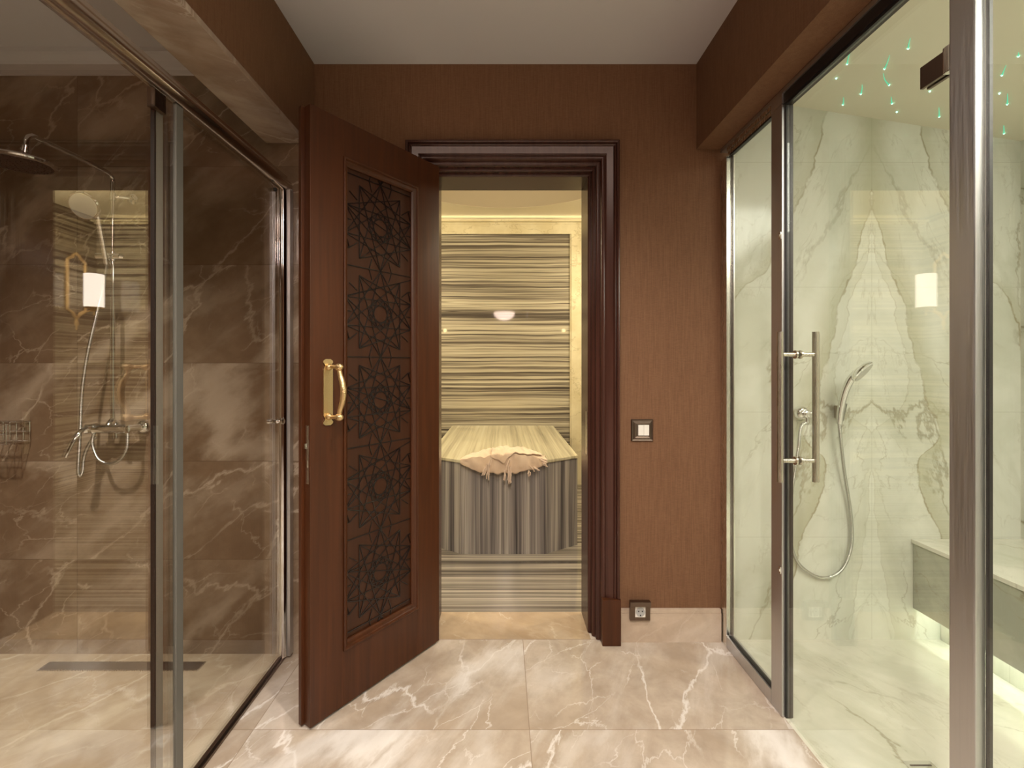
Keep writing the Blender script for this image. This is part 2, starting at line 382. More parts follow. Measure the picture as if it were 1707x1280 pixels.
struct('wall_back', boxes((-1.173, -.46, YB, 2.56, 0, ZC), (.56, 1.2, YB, 2.56, 0, ZC), (-.46, .56, YB, 2.56, 2.57, ZC)), 'wall')
struct('wall_front', box(-1.2, 1.2, Y0-.1, Y0, 0, ZC), 'wall')
# left shower room
struct('wall_shower_back', boxes((-2.8, -1.173, 2.31, 2.42, 0, 2.95), (-1.173, XL, 2.31, 2.42, 0, 2.532)), 'shower_wall')
struct('wall_shower_side', box(-2.8, -2.7, -1.3, 2.31, 0, 2.95), 'shower_side')
struct('wall_shower_front', box(-2.8, -1.173, -1.4, -1.3, 0, 2.95), 'shower_wall')
struct('ceiling_shower', box(-2.8, -1.173, -1.4, 2.42, 2.95, 3.05), 'ceil')
cr = BM(); prof = [(2.31, 2.868), (2.297, 2.868), (2.292, 2.884), (2.280, 2.890), (2.262, 2.912), (2.238, 2.926), (2.222, 2.931), (2.218, 2.950), (2.31, 2.950)]
a = [cr.verts.new((-2.7, y, z)) for y, z in prof]; b = [cr.verts.new((-1.173, y, z)) for y, z in prof]
cr.faces.new(a); cr.faces.new(b[::-1])
for i in range(len(prof)): cr.faces.new((a[i], a[(i+1) % len(prof)], b[(i+1) % len(prof)], b[i]))
struct('trim_2', cr, 'ceil')
# steam room on the right
struct('wall_steam_back', box(1.2, 2.8, 2.43, 2.52, 0, 2.95), 'white_wall')
struct('wall_steam_side', box(2.704, 2.8, -1.3, 2.43, 0, 2.95), 'white_side')
struct('wall_steam_front', box(1.2, 2.8, -1.4, -1.3, 0, 2.95), 'white_side')
zc = lambda X: 2.784-.155*(X-1.522)
cb = BM(); q = [(1.2, zc(1.2)), (2.75, zc(2.75)), (2.75, 2.95), (1.2, 2.95)]
a = [cb.verts.new((x, -1.3, z)) for x, z in q]; b = [cb.verts.new((x, 2.43, z)) for x, z in q]
cb.faces.new(a); cb.faces.new(b[::-1])
for i in range(4): cb.faces.new((a[i], a[(i+1) % 4], b[(i+1) % 4], b[i]))
struct('ceiling_steam', cb, 'steam_ceil')
# baseboard
bb = box(.600, 1.130, 2.405, YB, 0, .148); add_box(bb, .600, 1.130, 2.408, YB, .148, .169, .003)
struct('baseboard_right', bb, 'skirting')
# hammam
HX = 2.75; HY = 5.6; HZ = 3.2
struct('wall_hammam_back', box(-HX-.1, HX+.1, HY, HY+.1, 0, HZ), 'strat_back')
struct('wall_hammam_left', box(-HX-.1, -HX, 2.56, HY, 0, HZ), 'strat_back')
struct('wall_hammam_right', box(HX, HX+.1, 2.56, HY, 0, HZ), 'strat_back')
struct('wall_hammam_front', boxes((-HX-.1, -.40, 2.56, 2.64, 0, HZ), (.50, HX+.1, 2.56, 2.64, 0, HZ), (-.40, .50, 2.56, 2.64, 2.47, HZ)), 'strat_back')
# marble border round the banded niche
struct('trim_3', boxes((-.98, 1.02, HY-.03, HY, 3.0, 3.135), (.822, 1.02, HY-.03, HY, 0, 3.0), (-.98, -.782, HY-.03, HY, 0, 3.0), (.806, .822, HY-.018, HY, 0, 3.016), (-.782, -.766, HY-.018, HY, 0, 3.016), (-.766, .806, HY-.018, HY, 3.0, 3.014)), 'beige')
struct('trim_4', boxes((-HX, HX, HY-.085, HY, 3.135, 3.147), (-HX, HX, HY-.038, HY, 3.118, 3.135), (-HX, HX, HY-.085, HY-.078, 3.147, 3.155)), 'beige')
# ceiling with round opening and dome
cm = BM(); CX, CY, CR = .03, 3.95, 1.29; N = 96
inner, outer = [], []
for i in range(N):
    t = 2*math.pi*i/N; c_, s_ = math.cos(t), math.sin(t)
    inner.append((CX+CR*c_, CY+CR*s_))
    # outer rectangle hit
    kx = ((HX+.1-CX)/c_ if c_ > 1e-9 else (-HX-.1-CX)/c_ if c_ < -1e-9 else 1e9)
    ky = ((HY+.1-CY)/s_ if s_ > 1e-9 else (2.56-CY)/s_ if s_ < -1e-9 else 1e9)
    k_ = min(kx, ky); outer.append((CX+k_*c_, CY+k_*s_))
vi = [[cm.verts.new((x, y, z)) for x, y in inner] for z in (HZ, HZ+.08)]
vo = [[cm.verts.new((x, y, z)) for x, y in outer] for z in (HZ, HZ+.08)]
for i in range(N):
    j = (i+1) % N
    cm.faces.new((vi[0][i], vi[0][j], vo[0][j], vo[0][i])); cm.faces.new((vi[1][i], vo[1][i], vo[1][j], vi[1][j]))
    cm.faces.new((vi[0][i], vi[1][i], vi[1][j], vi[0][j])); cm.faces.new((vo[0][i], vo[0][j], vo[1][j], vo[1][i]))
struct('ceiling_hammam', cm, 'plaster')
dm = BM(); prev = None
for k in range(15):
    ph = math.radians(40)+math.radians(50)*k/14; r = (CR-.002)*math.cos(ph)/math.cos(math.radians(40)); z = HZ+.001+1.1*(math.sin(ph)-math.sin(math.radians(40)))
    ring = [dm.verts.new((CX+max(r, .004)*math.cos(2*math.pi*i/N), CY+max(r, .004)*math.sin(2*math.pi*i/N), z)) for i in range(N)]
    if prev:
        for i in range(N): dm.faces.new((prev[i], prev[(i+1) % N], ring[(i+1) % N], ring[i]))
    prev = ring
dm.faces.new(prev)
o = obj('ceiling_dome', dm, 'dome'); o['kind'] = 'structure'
# ------------------------------------------------------------------ door casing (mitred moulding) and lining
XI0, XI1, ZT = -.354, .455, 2.441
prof = [(0, 2.50), (.0, 2.492), (.006, 2.486), (.014, 2.486), (.016, 2.470), (.016, 2.462), (.022, 2.455), (.030, 2.455), (.032, 2.440), (.032, 2.430), (.040, 2.424), (.050, 2.424), (.052, 2.412), (.054, 2.400),
        (.058, 2.396), (.064, 2.394), (.070, 2.396), (.072, 2.401), (.074, 2.399), (.082, 2.394), (.100, 2.390), (.112, 2.386), (.114, 2.390), (.116, 2.386), (.121, 2.381), (.127, 2.384), (.129, 2.389), (.131, 2.380), (.137, 2.376), (.143, 2.378), (.146, 2.386), (.146, 2.4245), (.052, 2.4245), (.052, 2.50)]
cas = BM()
def station(fn):
    return [cas.verts.new(fn(u, w)) for u, w in prof]
def casing_run(s0, s1):
    n = len(prof)
    for i in range(n): cas.faces.new((s0[i], s0[(i+1) % n], s1[(i+1) % n], s1[i]))
A = station(lambda u, w: (XI0-u, w, .002)); Bq = station(lambda u, w: (XI0-u, w, ZT+u)); Cq = station(lambda u, w: (XI1+u, w, ZT+u)); Dq = station(lambda u, w: (XI1+u, w, .002))
casing_run(A, Bq); casing_run(Bq, Cq); casing_run(Cq, Dq); cas.faces.new(A); cas.faces.new(Dq[::-1])
fr = obj('trim_5', cas, 'wood_frame'); fr['kind'] = 'structure'
obj('lining', boxes((XI1, XI1+.04, 2.502, 2.69, .003, ZT), (XI0-.04, XI0, 2.502, 2.69, .003, ZT), (XI0-.04, XI1+.04, 2.502, 2.69, ZT, ZT+.03)), 'wood_frame', fr, smoothit=False)
obj('plinth_block', box(.508, .603, 2.370, 2.4245, .001, .236, .003), 'wood', fr, smoothit=False)
obj('plinth_block', box(-.502, -.407, 2.370, 2.4245, .001, .236, .003), 'wood', fr, smoothit=False)
obj('strike_plate', box(.4535, .4552, 2.515, 2.545, .95, 1.18), 'steel', fr)

# ------------------------------------------------------------------ the open door leaf
LW = .722; ang = math.atan2(.587, .427)
dr = bpy.data.objects.new('door_1', None); COL.objects.link(dr); dr.location = (-.753, 1.820, 0); dr.rotation_euler = (0, 0, ang)
dr['kind'] = 'structure'; dr['label'] = 'open dark red-brown wooden door leaf with a carved star-pattern panel and brass pull handle'; dr['category'] = 'door'
def dl(name, bm, mat, parent=None, **k): return obj(name, bm, mat, parent or dr, local=True, **k)
Z0, Z1 = .012, 2.456; OU0, OU1, OB, OT = .150, .573, .240, 2.303; IN = .030; TH = .040
leaf = boxes((0, OU0, 0, TH, Z0, Z1), (OU1, LW, 0, TH, Z0, Z1), (OU0, OU1, 0, TH, Z0, OB), (OU0, OU1, 0, TH, OT, Z1), bev=.0015)
add_box(leaf, -.014, LW-.05, TH, TH+.018, Z0, Z1, .0015)
dl('door_leaf', leaf, 'wood', smoothit=False)
# moulding round the panel
mp = [(0, -.001), (.0, -.007), (.004, -.009), (.009, -.007), (.011, -.002), (.014, .002), (.020, .004), (.026, .010), (.030, .014), (.030, .022), (.0, .022)]
mo = BM()
def mst(sx, sz, x, z): return [mo.verts.new((x+sx*u, w, z+sz*u)) for u, w in mp]
c4 = [mst(1, 1, OU0, OB), mst(-1, 1, OU1, OB), mst(-1, -1, OU1, OT), mst(1, -1, OU0, OT)]
for i in range(4):
    a, b = c4[i], c4[(i+1) % 4]; n = len(mp)
    for k in range(n): mo.faces.new((a[k], a[(k+1) % n], b[(k+1) % n], b[k]))
dl('panel_moulding', mo, 'wood')
px0, px1, pz0, pz1 = OU0+IN, OU1-IN, OB+IN, OT-IN
pn = dl('carved_panel', box(px0-.002, px1+.002, .024, .034, pz0-.002, pz1+.002), 'wood_panel', smoothit=False)
# girih lines
segs = []
def clip(a, b):
    x0, y0, x1, y1 = px0, pz0, px1, pz1; dx, dy = b[0]-a[0], b[1]-a[1]; t0, t1 = 0, 1
    for p_, q_ in ((-dx, a[0]-x0), (dx, x1-a[0]), (-dy, a[1]-y0), (dy, y1-a[1])):
        if abs(p_) < 1e-12:
            if q_ < 0: return None
        else:
            r_ = q_/p_
            if p_ < 0: t0 = max(t0, r_)
            else: t1 = min(t1, r_)
    if t1-t0 < 1e-3: return None
    return (a[0]+dx*t0, a[1]+dy*t0), (a[0]+dx*t1, a[1]+dy*t1)
def seg(a, b):
    c = clip(a, b)
    if c and math.dist(*c) > .004: segs.append(c)
PER = .392; R0 = PER/2; pc = (px0+px1)/2
def mid(c, i, r=R0, off=18): t = math.radians(off+36*i); return (c[0]+r*math.cos(t), c[1]+r*math.sin(t))
for ci in (-1, 0, 1):
    for k in range(-2, 9):
        c = (pc+.0+ci*PER*math.cos(math.radians(18)), .685-PER/2+k*PER+ci*PER*math.sin(math.radians(18)))
        for i in range(10):
            a, b = mid(c, i), mid(c, i+3); seg(a, b)
            seg(mid(c, i), mid(c, i+4))
            ri = R0*.325; seg(mid(c, i, ri, 0), mid(c, i+3, ri, 0)); seg(mid(c, i, R0*.80, 0), mid(c, i, R0*1.05, 0))
            # decagon edge
            rc = R0/math.cos(math.radians(18)); seg(mid(c, i, rc, 0), mid(c, i+1, rc, 0)) if i in (0, 5) else None
        rc = R0/math.cos(math.radians(18))
for k in range(-1, 8):
    z = .685+k*PER
    if pz0 < z < pz1: seg((px0, z), (px1, z))
    if pz0 < z+.20: seg((px0, z+.26), (px1, z+.26-.32*(px1-px0)*(1 if k % 2 else -1)))
gm = BM()
for (a, b) in segs:
    a = Vector(a); b = Vector(b); d = (b-a).normalized(); n = Vector((-d.y, d.x))*.0017
    v = []
    for yy in (.0246, .0200):
        for q_ in (a+n, b+n, b-n, a-n): v.append(gm.verts.new((q_.x, yy, q_.y)))
    for f in ((0, 1, 2, 3), (7, 6, 5, 4), (0, 4, 5, 1), (1, 5, 6, 2), (2, 6, 7, 3), (3, 7, 4, 0)): gm.faces.new([v[i] for i in f])
dl('carved_lines', gm, 'groove', pn, smoothit=False)
# brass pull handle
hd = bpy.data.objects.new('pull_handle', None); COL.objects.link(hd); hd.parent = dr
pl = BM(); zs0, zs1, xc = 1.190, 1.457, .076
out = []
for k in range(0, 41):
    t = k/40; z = zs0+(zs1-zs0)*t; e = min(t, 1-t)*(zs1-zs0)
    w = .021 if e > .040 else (.0145+.008*math.sin(math.pi*min(e/.022, 1)) if e < .024 else .013+.008*min(max((e-.027)/.013, 0), 1))
    if e < .004: w *= .75
    out.append((w, z))
poly = [(xc+w, z) for w, z in out]+[(xc-w, z) for w, z in reversed(out)]
f0 = [pl.verts.new((x, -.0005, z)) for x, z in poly]; f1 = [pl.verts.new((x, -.006, z)) for x, z in poly]
for i in range(len(poly)): pl.faces.new((f0[i], f0[(i+1) % len(poly)], f1[(i+1) % len(poly)], f1[i]))
m_ = len(out)
for F_ in (f0, f1):
    for i in range(m_-1): pl.faces.new((F_[i], F_[i+1], F_[2*m_-2-i], F_[2*m_-1-i]))
dl('backplate', pl, 'brass', hd)
gp = BM(); za, zb = 1.226, 1.425
add_tube(gp, smooth([(xc, -.004, zb), (xc+.004, -.03, zb+.002), (xc+.006, -.055, zb), (xc+.006, -.070, zb-.004)]), .0075)
add_tube(gp, smooth([(xc, -.004, za), (xc+.004, -.03, za-.002), (xc+.006, -.055, za), (xc+.006, -.070, za+.004)]), .0075)
pts = smooth([(xc+.006, -.068, zb+.002), (xc+.008, -.074, zb-.03), (xc+.009, -.088, 1.36), (xc+.009, -.094, 1.325), (xc+.009, -.088, 1.29), (xc+.008, -.074, za+.03), (xc+.006, -.068, za-.002)])
rs = [.0075+.0045*math.sin(math.pi*i/(len(pts)-1)) for i in range(len(pts))]
add_tube(gp, pts, rs)
for z in (za, zb):
    b = bmesh.new(); bmesh.ops.create_uvsphere(b, u_segments=16, v_segments=10, radius=.0155); merge(gp, b, Matrix.Translation((xc+.006, -.070, z))@Matrix.Scale(1.25, 4, (0, 1, 0)))
    b = bmesh.new(); bmesh.ops.create_uvsphere(b, u_segments=16, v_segments=10, radius=.014); merge(gp, b, Matrix.Translation((xc, -.010, z)))
dl('grip', gp, 'brass', hd)
# lock face on the edge
lk = dl('lock_plate', box(-.0015, .0, .010, .028, .965, 1.195, .0005), 'steel')
dl('latch', boxes((-.010, -.0012, .013, .025, 1.105, 1.125), (-.003, -.0012, .014, .024, 1.03, 1.06), bev=.001), 'chrome', lk)
for z in (.3, 1.2, 2.2):
    dl('hinge', tube([(LW+.004, TH*.6, z-.05), (LW+.004, TH*.6, z+.05)], .006), 'steel')

# ------------------------------------------------------------------ left shower screen
sh = thing('shower_screen', 'sliding clear glass shower screen in polished metal rails on the left of the corridor', 'shower screen', (GL, 1.5, 0))
rl = BM()
prof = [(-1.095+.0*0, 2.330)] 
rp = [(-1.092, 2.292), (-1.082, 2.287), (-1.066, 2.286), (-1.052, 2.292), (-1.043, 2.303), (-1.040, 2.316), (-1.043, 2.329), (-1.052, 2.339), (-1.064, 2.343), (-1.066, 2.348), (-1.066, 2.364), (-1.070, 2.368), (-1.086, 2.368), (-1.092, 2.364)]
a = [rl.verts.new((x, -1.3, z)) for x, z in rp]; b = [rl.verts.new((x, 2.305, z)) for x, z in rp]
rl.faces.new(a); rl.faces.new(b[::-1])
for i in range(len(rp)): rl.faces.new((a[i], a[(i+1) % len(rp)], b[(i+1) % len(rp)], b[i]))
obj('top_rail', rl, 'alu_rail', sh)
obj('bottom_rail', boxes((-1.092, -1.062, -1.3, 2.305, .001, .012), (-1.080, -1.071, -1.3, 2.305, .012, .022), bev=.001), 'dark_alu', sh, smoothit=False)
obj('fixed_pane', box(-1.072, -1.066, -1.3, 1.545, .024, 2.285), 'glass', sh, smoothit=False)
dp = obj('sliding_pane', box(-1.088, -1.082, 1.445, 2.262, .024, 2.285), 'glass', sh, smoothit=False)
obj('edge_seal', box(-1.091, -1.079, 1.442, 1.449, .024, 2.28), 'gasket', dp, smoothit=False)
obj('edge_profile', box(-1.090, -1.080, 1.450, 1.480, .024, 2.28, .001), 'profile', dp, smoothit=False)
obj('edge_profile', box(-1.074, -1.062, 1.515, 1.548, .024, 2.285, .002), 'profile_light', sh, smoothit=False)
obj('roller', boxes((-1.090, -1.066, 1.425, 1.475, 2.225, 2.286), bev=.003), 'dark_alu', dp, smoothit=False)
obj('stopper', lathe([(.002, 0), (.009, .002), (.009, .010), (.006, .014)], (-1.082, 2.20, 2.262), (1, 0, 0), 16), 'gasket', dp)
obj('corner_post', tube([(-1.073, 2.278, .012), (-1.073, 2.278, 2.292)], .021, 24), 'chrome', sh)
obj('wall_channel', boxes((-1.095, -1.040, 2.298, 2.309, .012, 2.30), (-1.052, -1.038, 2.272, 2.308, .012, 2.29), bev=.0015), 'alu', sh, smoothit=False)
kb = BM()
for s in (1, -1):
    c = (-1.085+s*.004, 2.228, 1.163)
    add_lathe(kb, [(.008, 0), (.010, .003), (.007, .010), (.007, .016), (.012, .022), (.0135, .032), (.012, .034), (.004, .035)], c, (s, 0, 0), 20)
obj('knob', kb, 'chrome', dp)

# ------------------------------------------------------------------ rain shower column
SX, SY = -1.885, 2.25
rs_ = thing('rain_shower_column', 'chrome overhead rain shower column with thermostatic mixer on the brown stone wall', 'shower', (SX, 2.31, 1.13))
obj('riser_pipe', tube([(SX, SY, 1.15)]+smooth([(SX, SY, 2.28), (SX, SY, 2.325), (SX, SY-.012, 2.345), (SX, SY-.04, 2.352)], 5)+smooth([(SX, 2.12, 2.355), (SX, 1.90, 2.352), (SX, 1.862, 2.347), (SX, 1.845, 2.325), (SX, 1.842, 2.29)], 5), .0105), 'chrome', rs_)
hc = Vector((SX-.024, 1.838, 2.234))
hb = BM(); add_tube(hb, [(SX, 1.842, 2.30), (SX-.004, 1.842, 2.272)], .014, 18)
add_tube(hb, [(SX-.002, 1.842, 2.286), (SX-.003, 1.842, 2.279)], .017, 18)
b = bmesh.new(); bmesh.ops.create_uvsphere(b, u_segments=18, v_segments=12, radius=.014); merge(hb, b, Matrix.Translation((SX-.012, 1.84, 2.258)))
obj('swivel_joint', hb, 'chrome', rs_)
ax = Vector((.0, -.02, 1)).normalized()
hh = obj('overhead_rose', lathe([(.102, -.009), (.113, -.006), (.116, 0), (.113, .006), (.09, .009), (.03, .013), (.018, .020), (.012, .028)], hc, ax, 48), 'chrome', rs_)
sp = BM(); add_lathe(sp, [(.100, -.0095), (.100, -.0105), (.02, -.011)], hc, ax, 40)
a1 = ax.cross(Vector((0, 1, 0))).normalized(); a2 = ax.cross(a1)
for r, n in ((.018, 6), (.036, 12), (.054, 18), (.072, 24), (.09, 30)):
    for k in range(n):
        t = 2*math.pi*k/n; add_lathe(sp, [(.0028, -.010), (.0018, -.0145)], hc+a1*r*math.cos(t)+a2*r*math.sin(t), ax, 6)
obj('spray_face', sp, 'dark_alu', hh)
# wall bracket near top
br = BM(); bz = H-(332-VY)*2.28/F
add_tube(br, [(SX, SY, bz), (SX+.03, SY+.012, bz+.004), (-1.832, 2.296, bz+.008)], .008, 12)
add_lathe(br, [(.026, 0), (.026, .006), (.018, .010)], (-1.832, 2.309, bz+.008), (0, -1, 0), 24)
add_tube(br, [(SX, SY, bz-.018), (SX, SY, bz+.018)], .015, 18)
obj('wall_bracket', br, 'chrome', rs_)
# sliding holder
hzs = H-(428-VY)*SY/F
sl = BM(); add_tube(sl, [(SX-.062, SY-.015, hzs), (SX+.045, SY-.008, hzs)], [.016, .014], 18); add_tube(sl, [(SX+.045, SY-.008, hzs), (SX+.058, SY-.004, hzs-.004)], [.016, .009], 14); add_tube(sl, [(SX, SY, hzs-.022), (SX, SY, hzs+.022)], .017, 18)
obj('sliding_holder', sl, 'chrome', rs_)
# mixer
mz = 1.128; my = 2.225
mx = BM(); pts = [(-1.965, my, mz), (-1.945, my, mz), (-1.935, my, mz), (-1.84, my, mz), (-1.83, my, mz), (-1.79, my, mz)]
add_tube(mx, pts, [.024, .027, .021, .021, .025, .023], 22)
add_tube(mx, [(-1.965, my, mz), (-1.985, my-.01, mz)], [.021, .024], 20)
add_tube(mx, [(SX, my, mz), (SX, my+.01, mz+.022), (SX, SY, mz+.04)], [.018, .016, .014], 16)
add_tube(mx, [(-1.85, my, mz-.015), (-1.85, my, mz-.045)], .011, 14)
for x in (-1.945, -1.795):
    add_tube(mx, [(x, my, mz), (x+.012, 2.295, mz)], .017, 18); add_lathe(mx, [(.036, 0), (.036, .004), (.028, .018), (.018, .026)], (x+.014, 2.309, mz), (0, -1, 0), 28)
obj('mixer_body', mx, 'chrome', rs_)
lv = BM(); add_tube(lv, smooth([(-1.975, my-.01, mz+.012), (-1.985, my-.055, mz-.02), (-2.00, my-.085, mz-.085), (-2.01, my-.09, mz-.115)]), .009, 12, sx=1.6)
obj('lever', lv, 'chrome', rs_)
lp = BM(); add_tube(lp, smooth([(-1.945, my-.01, mz-.02), (-1.950, my-.012, mz-.07), (-1.92, my-.014, mz-.14), (-1.872, my-.014, mz-.165), (-1.82, my-.012, mz-.145), (-1.79, my-.008, mz-.09), (-1.792, my, mz-.02)], 8), .0078, 12)
obj('connecting_hose', lp, 'hose', rs_)
# hand shower
def pY(px, py, Y): return P(px, py, Y)
hs = thing('hand_shower', 'chrome hand shower with a pale round face and long hose hanging on the rain column', 'hand shower', P(176, 428, 2.20))
hd_ = BM(); fc = P(141, 343, 2.08)
hp = smooth([P(178, 440, 2.225), P(172, 405, 2.19), P(166, 372, 2.15), P(162, 352, 2.115), P(152, 338, 2.10)], 6)
add_tube(hd_, hp, [.0125+.004*(i/(len(hp)-1)) for i in range(len(hp))], 16)
fa = Vector((.12, -.9, -.42)).normalized()
add_lathe(hd_, [(.02, -.024), (.045, -.016), (.060, -.004), (.062, .004), (.058, .009)], fc, fa, 32)
obj('handset', hd_, 'chrome', hs)
obj('spray_plate', lathe([(.054, .0088), (.053, .0115), (.01, .012)], fc, fa, 32), 'spray', hs)
hpts = [P(178, 440, 2.225), P(172, 480, 2.22), P(160, 530, 2.21), P(146, 590, 2.20), P(137, 650, 2.20), P(134, 710, 2.20), P(131, 765, 2.20), P(130, 786, 2.20), P(134, 793, 2.205), P(138, 784, 2.21), P(140, 762, 2.215), P(150, 738, 2.215), P(160, 728, 2.222)]
obj('hose', tube(smooth(hpts, 8), .0075, 12), 'hose', hs)
# soap basket
def wire_basket():
    bm = BM(); x0, x1 = -2.60, P(32, 720, 2.25).x; y0, y1 = 2.19, 2.300; z1 = H-(705-VY)*2.24/F; z0 = H-(738-VY)*2.24/F
    for z in (z0, (z0+z1)/2, z1):
        r = .003 if z != z1 else .0045
        add_tube(bm, [(x0, y0, z), (x1, y0, z), (x1, y1, z), (x0, y1, z)], r, 8, closed=True)
    n = 8
    for k in range(n+1):
        x = x0+(x1-x0)*k/n
        add_tube(bm, [(x, y0, z1), (x, y0, z0), (x, y1, z0), (x, y1, z1)], .0022, 6)
    add_box(bm, x1-.05, x1-.02, y1-.002, 2.309, z1-.03, z1+.006, .002)
    return bm
tag(obj('soap_basket', wire_basket(), 'chrome'), 'chrome wire soap basket fixed on the brown stone shower wall', 'soap basket')
d1 = thing('linear_drain', 'long narrow dark metal slot drain in the left shower floor', 'drain', (-1.845, 2.21, 0))
x0, x1 = P(62, 1118, 2.182).x, P(330, 1118, 2.182).x
obj('channel_frame', boxes((x0, x1, 2.178, 2.183, 0, .004), (x0, x1, 2.240, 2.245, 0, .004), (x0, x0+.005, 2.183, 2.240, 0, .004), (x1-.005, x1, 2.183, 2.240, 0, .004)), 'steel', d1, smoothit=False)
obj('cover', box(x0+.006, x1-.006, 2.184, 2.239, 0, .003), 'dark_alu', d1, smoothit=False)

# ------------------------------------------------------------------ right glass front
FX0, FX1 = 1.135, 1.178; GX0, GX1 = 1.150, 1.158
pt = thing('glass_partition', 'aluminium framed fixed glass front of the steam room along the right side', 'glass partition', (1.15, 1.9, 0))
obj('head_rail', boxes((FX0, FX1, -1.3, 2.424, 2.536, 2.553), (FX0+.012, FX1, -1.3, 1.969, 2.495, 2.536), (FX0, FX0+.012, 1.893, 1.969, 2.495, 2.536)), 'alu', pt, smoothit=False)
obj('head_seal', box(FX0+.006, FX0+.0115, -1.3, 1.892, 2.495, 2.535), 'gasket', pt, smoothit=False)
obj('head_trim', boxes((FX0+.002, FX1, 1.969, 2.361, 2.517, 2.535), (FX0+.008, FX1, 1.969, 2.361, 2.495, 2.515)), 'alu_light', pt, smoothit=False)
st = obj('stile', box(FX0, FX1, 2.362, 2.424, .0015, 2.494, .002), 'alu_light', pt, smoothit=False)
obj('mullion', boxes((FX0, FX1, 1.893, 1.968, .0015, 2.494), bev=.003), 'alu', pt, smoothit=False)
obj('jamb', boxes((FX0, 1.160, 1.118, 1.184, .0015, 2.494), bev=.004), 'alu', pt, smoothit=False)
obj('bottom_rail', box(FX0, FX1, 1.969, 2.361, .0015, .058, .002), 'alu', pt, smoothit=False)
obj('bottom_rail', box(FX0, FX1, -1.3, 1.117, .0015, .058, .002), 'alu', pt, smoothit=False)
fp = obj('fixed_pane', box(GX0, GX1, 1.969, 2.361, .059, 2.494), 'glassg', pt, smoothit=False)
gk = boxes((FX0+.006, FX0+.012, 1.969, 1.972, .059, 2.494), (GX1+.001, GX1+.009, 2.352, 2.361, .059, 2.494), (FX0+.009, GX1+.004, 1.974, 2.352, .0585, .066), (FX0+.009, GX1+.004, 1.974, 2.352, 2.487, 2.4945))
obj('gasket', gk, 'gasket', fp, smoothit=False)
np_ = obj('fixed_pane', box(GX0, GX1, -1.3, 1.117, .059, 2.494), 'glassg', pt, smoothit=False)
obj('gasket', boxes((1.159, 1.167, 1.108, 1.1175, .059, 2.494)), 'gasket', np_, smoothit=False)
obj('door_seal', boxes((FX0+.012, FX1-.002, 1.884, 1.8925, .004, 2.494), bev=.001), 'gasket', pt, smoothit=False)
obj('door_seal', boxes((FX0+.010, FX1-.004, 1.1845, 1.8835, 2.486, 2.4945)), 'gasket', pt, smoothit=False)
for z in (1.434-(393-608)*1.9/F, 1.434-(950-608)*1.9/F):
    obj('catch', boxes((FX0-.004, FX0, 1.896, 1.908, z-.014, z+.014), (FX0-.007, FX0-.003, 1.899, 1.905, z-.006, z+.006), bev=.001), 'chrome', pt, smoothit=False)
gd = thing('glass_door', 'frameless hinged glass door of the steam room with a steel ladder pull', 'glass door', (1.154, 1.19, .01))
obj('pane', box(GX0, GX1, 1.188, 1.880, .012, 2.482), 'glassg', gd, smoothit=False)
hr = BM(); hy = 1.820; zt, zb = 1.563, .976
obj_h = BM(); add_tube(obj_h, [(GX0-.066, hy, zb), (GX0-.066, hy, zt)], .0115, 20)
hA = obj('pull_bar', obj_h, 'steel', gd)
obj_h = BM(); add_tube(obj_h, [(GX1+.066, hy, zb), (GX1+.066, hy, zt)], .0125, 20)
hB = obj('pull_bar', obj_h, 'steel', gd)
for z in (1.474, 1.059):
    b = BM(); add_tube(b, [(GX0-.056, hy, z), (GX0-.0005, hy, z)], .0085, 16); add_lathe(b, [(.014, 0), (.0165, .002), (.0165, .008), (.010, .009)], (GX0-.0005, hy, z), (-1, 0, 0), 24)
    add_tube(b, [(GX1+.0005, hy, z), (GX1+.056, hy, z)], .0085, 16); add_lathe(b, [(.014, 0), (.0165, .002), (.0165, .008), (.010, .009)], (GX1+.0005, hy, z), (1, 0, 0), 24)
    obj('standoff', b, 'steel', gd)
for zc_ in (2.215, .28):
    b = BM()
    add_box(b, GX0-.010, GX0-.0005, 1.200, 1.272, zc_-.030, zc_+.030, .002); add_box(b, GX1+.0005, GX1+.010, 1.200, 1.272, zc_-.030, zc_+.030, .002)
    h_ = obj('hinge', b, 'dark_alu', gd, smoothit=False)
    obj('hinge_barrel', boxes((GX0-.014, GX1+.014, 1.1845, 1.203, zc_-.032, zc_+.036), bev=.003), 'alu_light', h_, smoothit=False)

# ------------------------------------------------------------------ steam room contents
bn = thing('stone_bench', 'floating white veined marble bench along the right wall of the steam room', 'bench', (2.42, .57, 0))
obj('seat_slab', box(2.131, 2.703, -1.29, 2.428, .506, .526, .002), 'white_top', bn, smoothit=False)
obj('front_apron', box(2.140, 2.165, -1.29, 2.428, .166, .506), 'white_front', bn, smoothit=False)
obj('riser', box(2.283, 2.32, -1.29, 2.428, .0, .44), 'white_top', bn, smoothit=False)
tag(obj('led_strip', box(2.168, 2.182, -1.25, 2.41, .26, .272), 'led', smoothit=False), 'glowing white light strip tucked under the marble bench', 'light strip')
fd = thing('floor_drain', 'small square metal drain in the pale marble steam room floor', 'drain', (1.494, 1.63, 0))
obj('frame', box(1.444, 1.544, 1.583, 1.683, 0, .003, .001), 'chrome', fd, smoothit=False)
fg = BM()
for k in range(5): add_box(fg, 1.456, 1.532, 1.597+k*.016, 1.602+k*.016, .003, .0042)
obj('grille', fg, 'gasket', fd, smoothit=False)
WY = 2.43
ov = thing('wall_outlet', 'chrome shower water outlet on the marble wall left of the hand shower', 'shower outlet', P(1335, 688, WY))
c = P(1333, 688, WY)
b = BM(); add_lathe(b, [(.033, 0), (.036, .004), (.036, .016), (.030, .034), (.022, .040)], c, (0, -1, 0), 30); obj('escutcheon', b, 'chrome', ov)
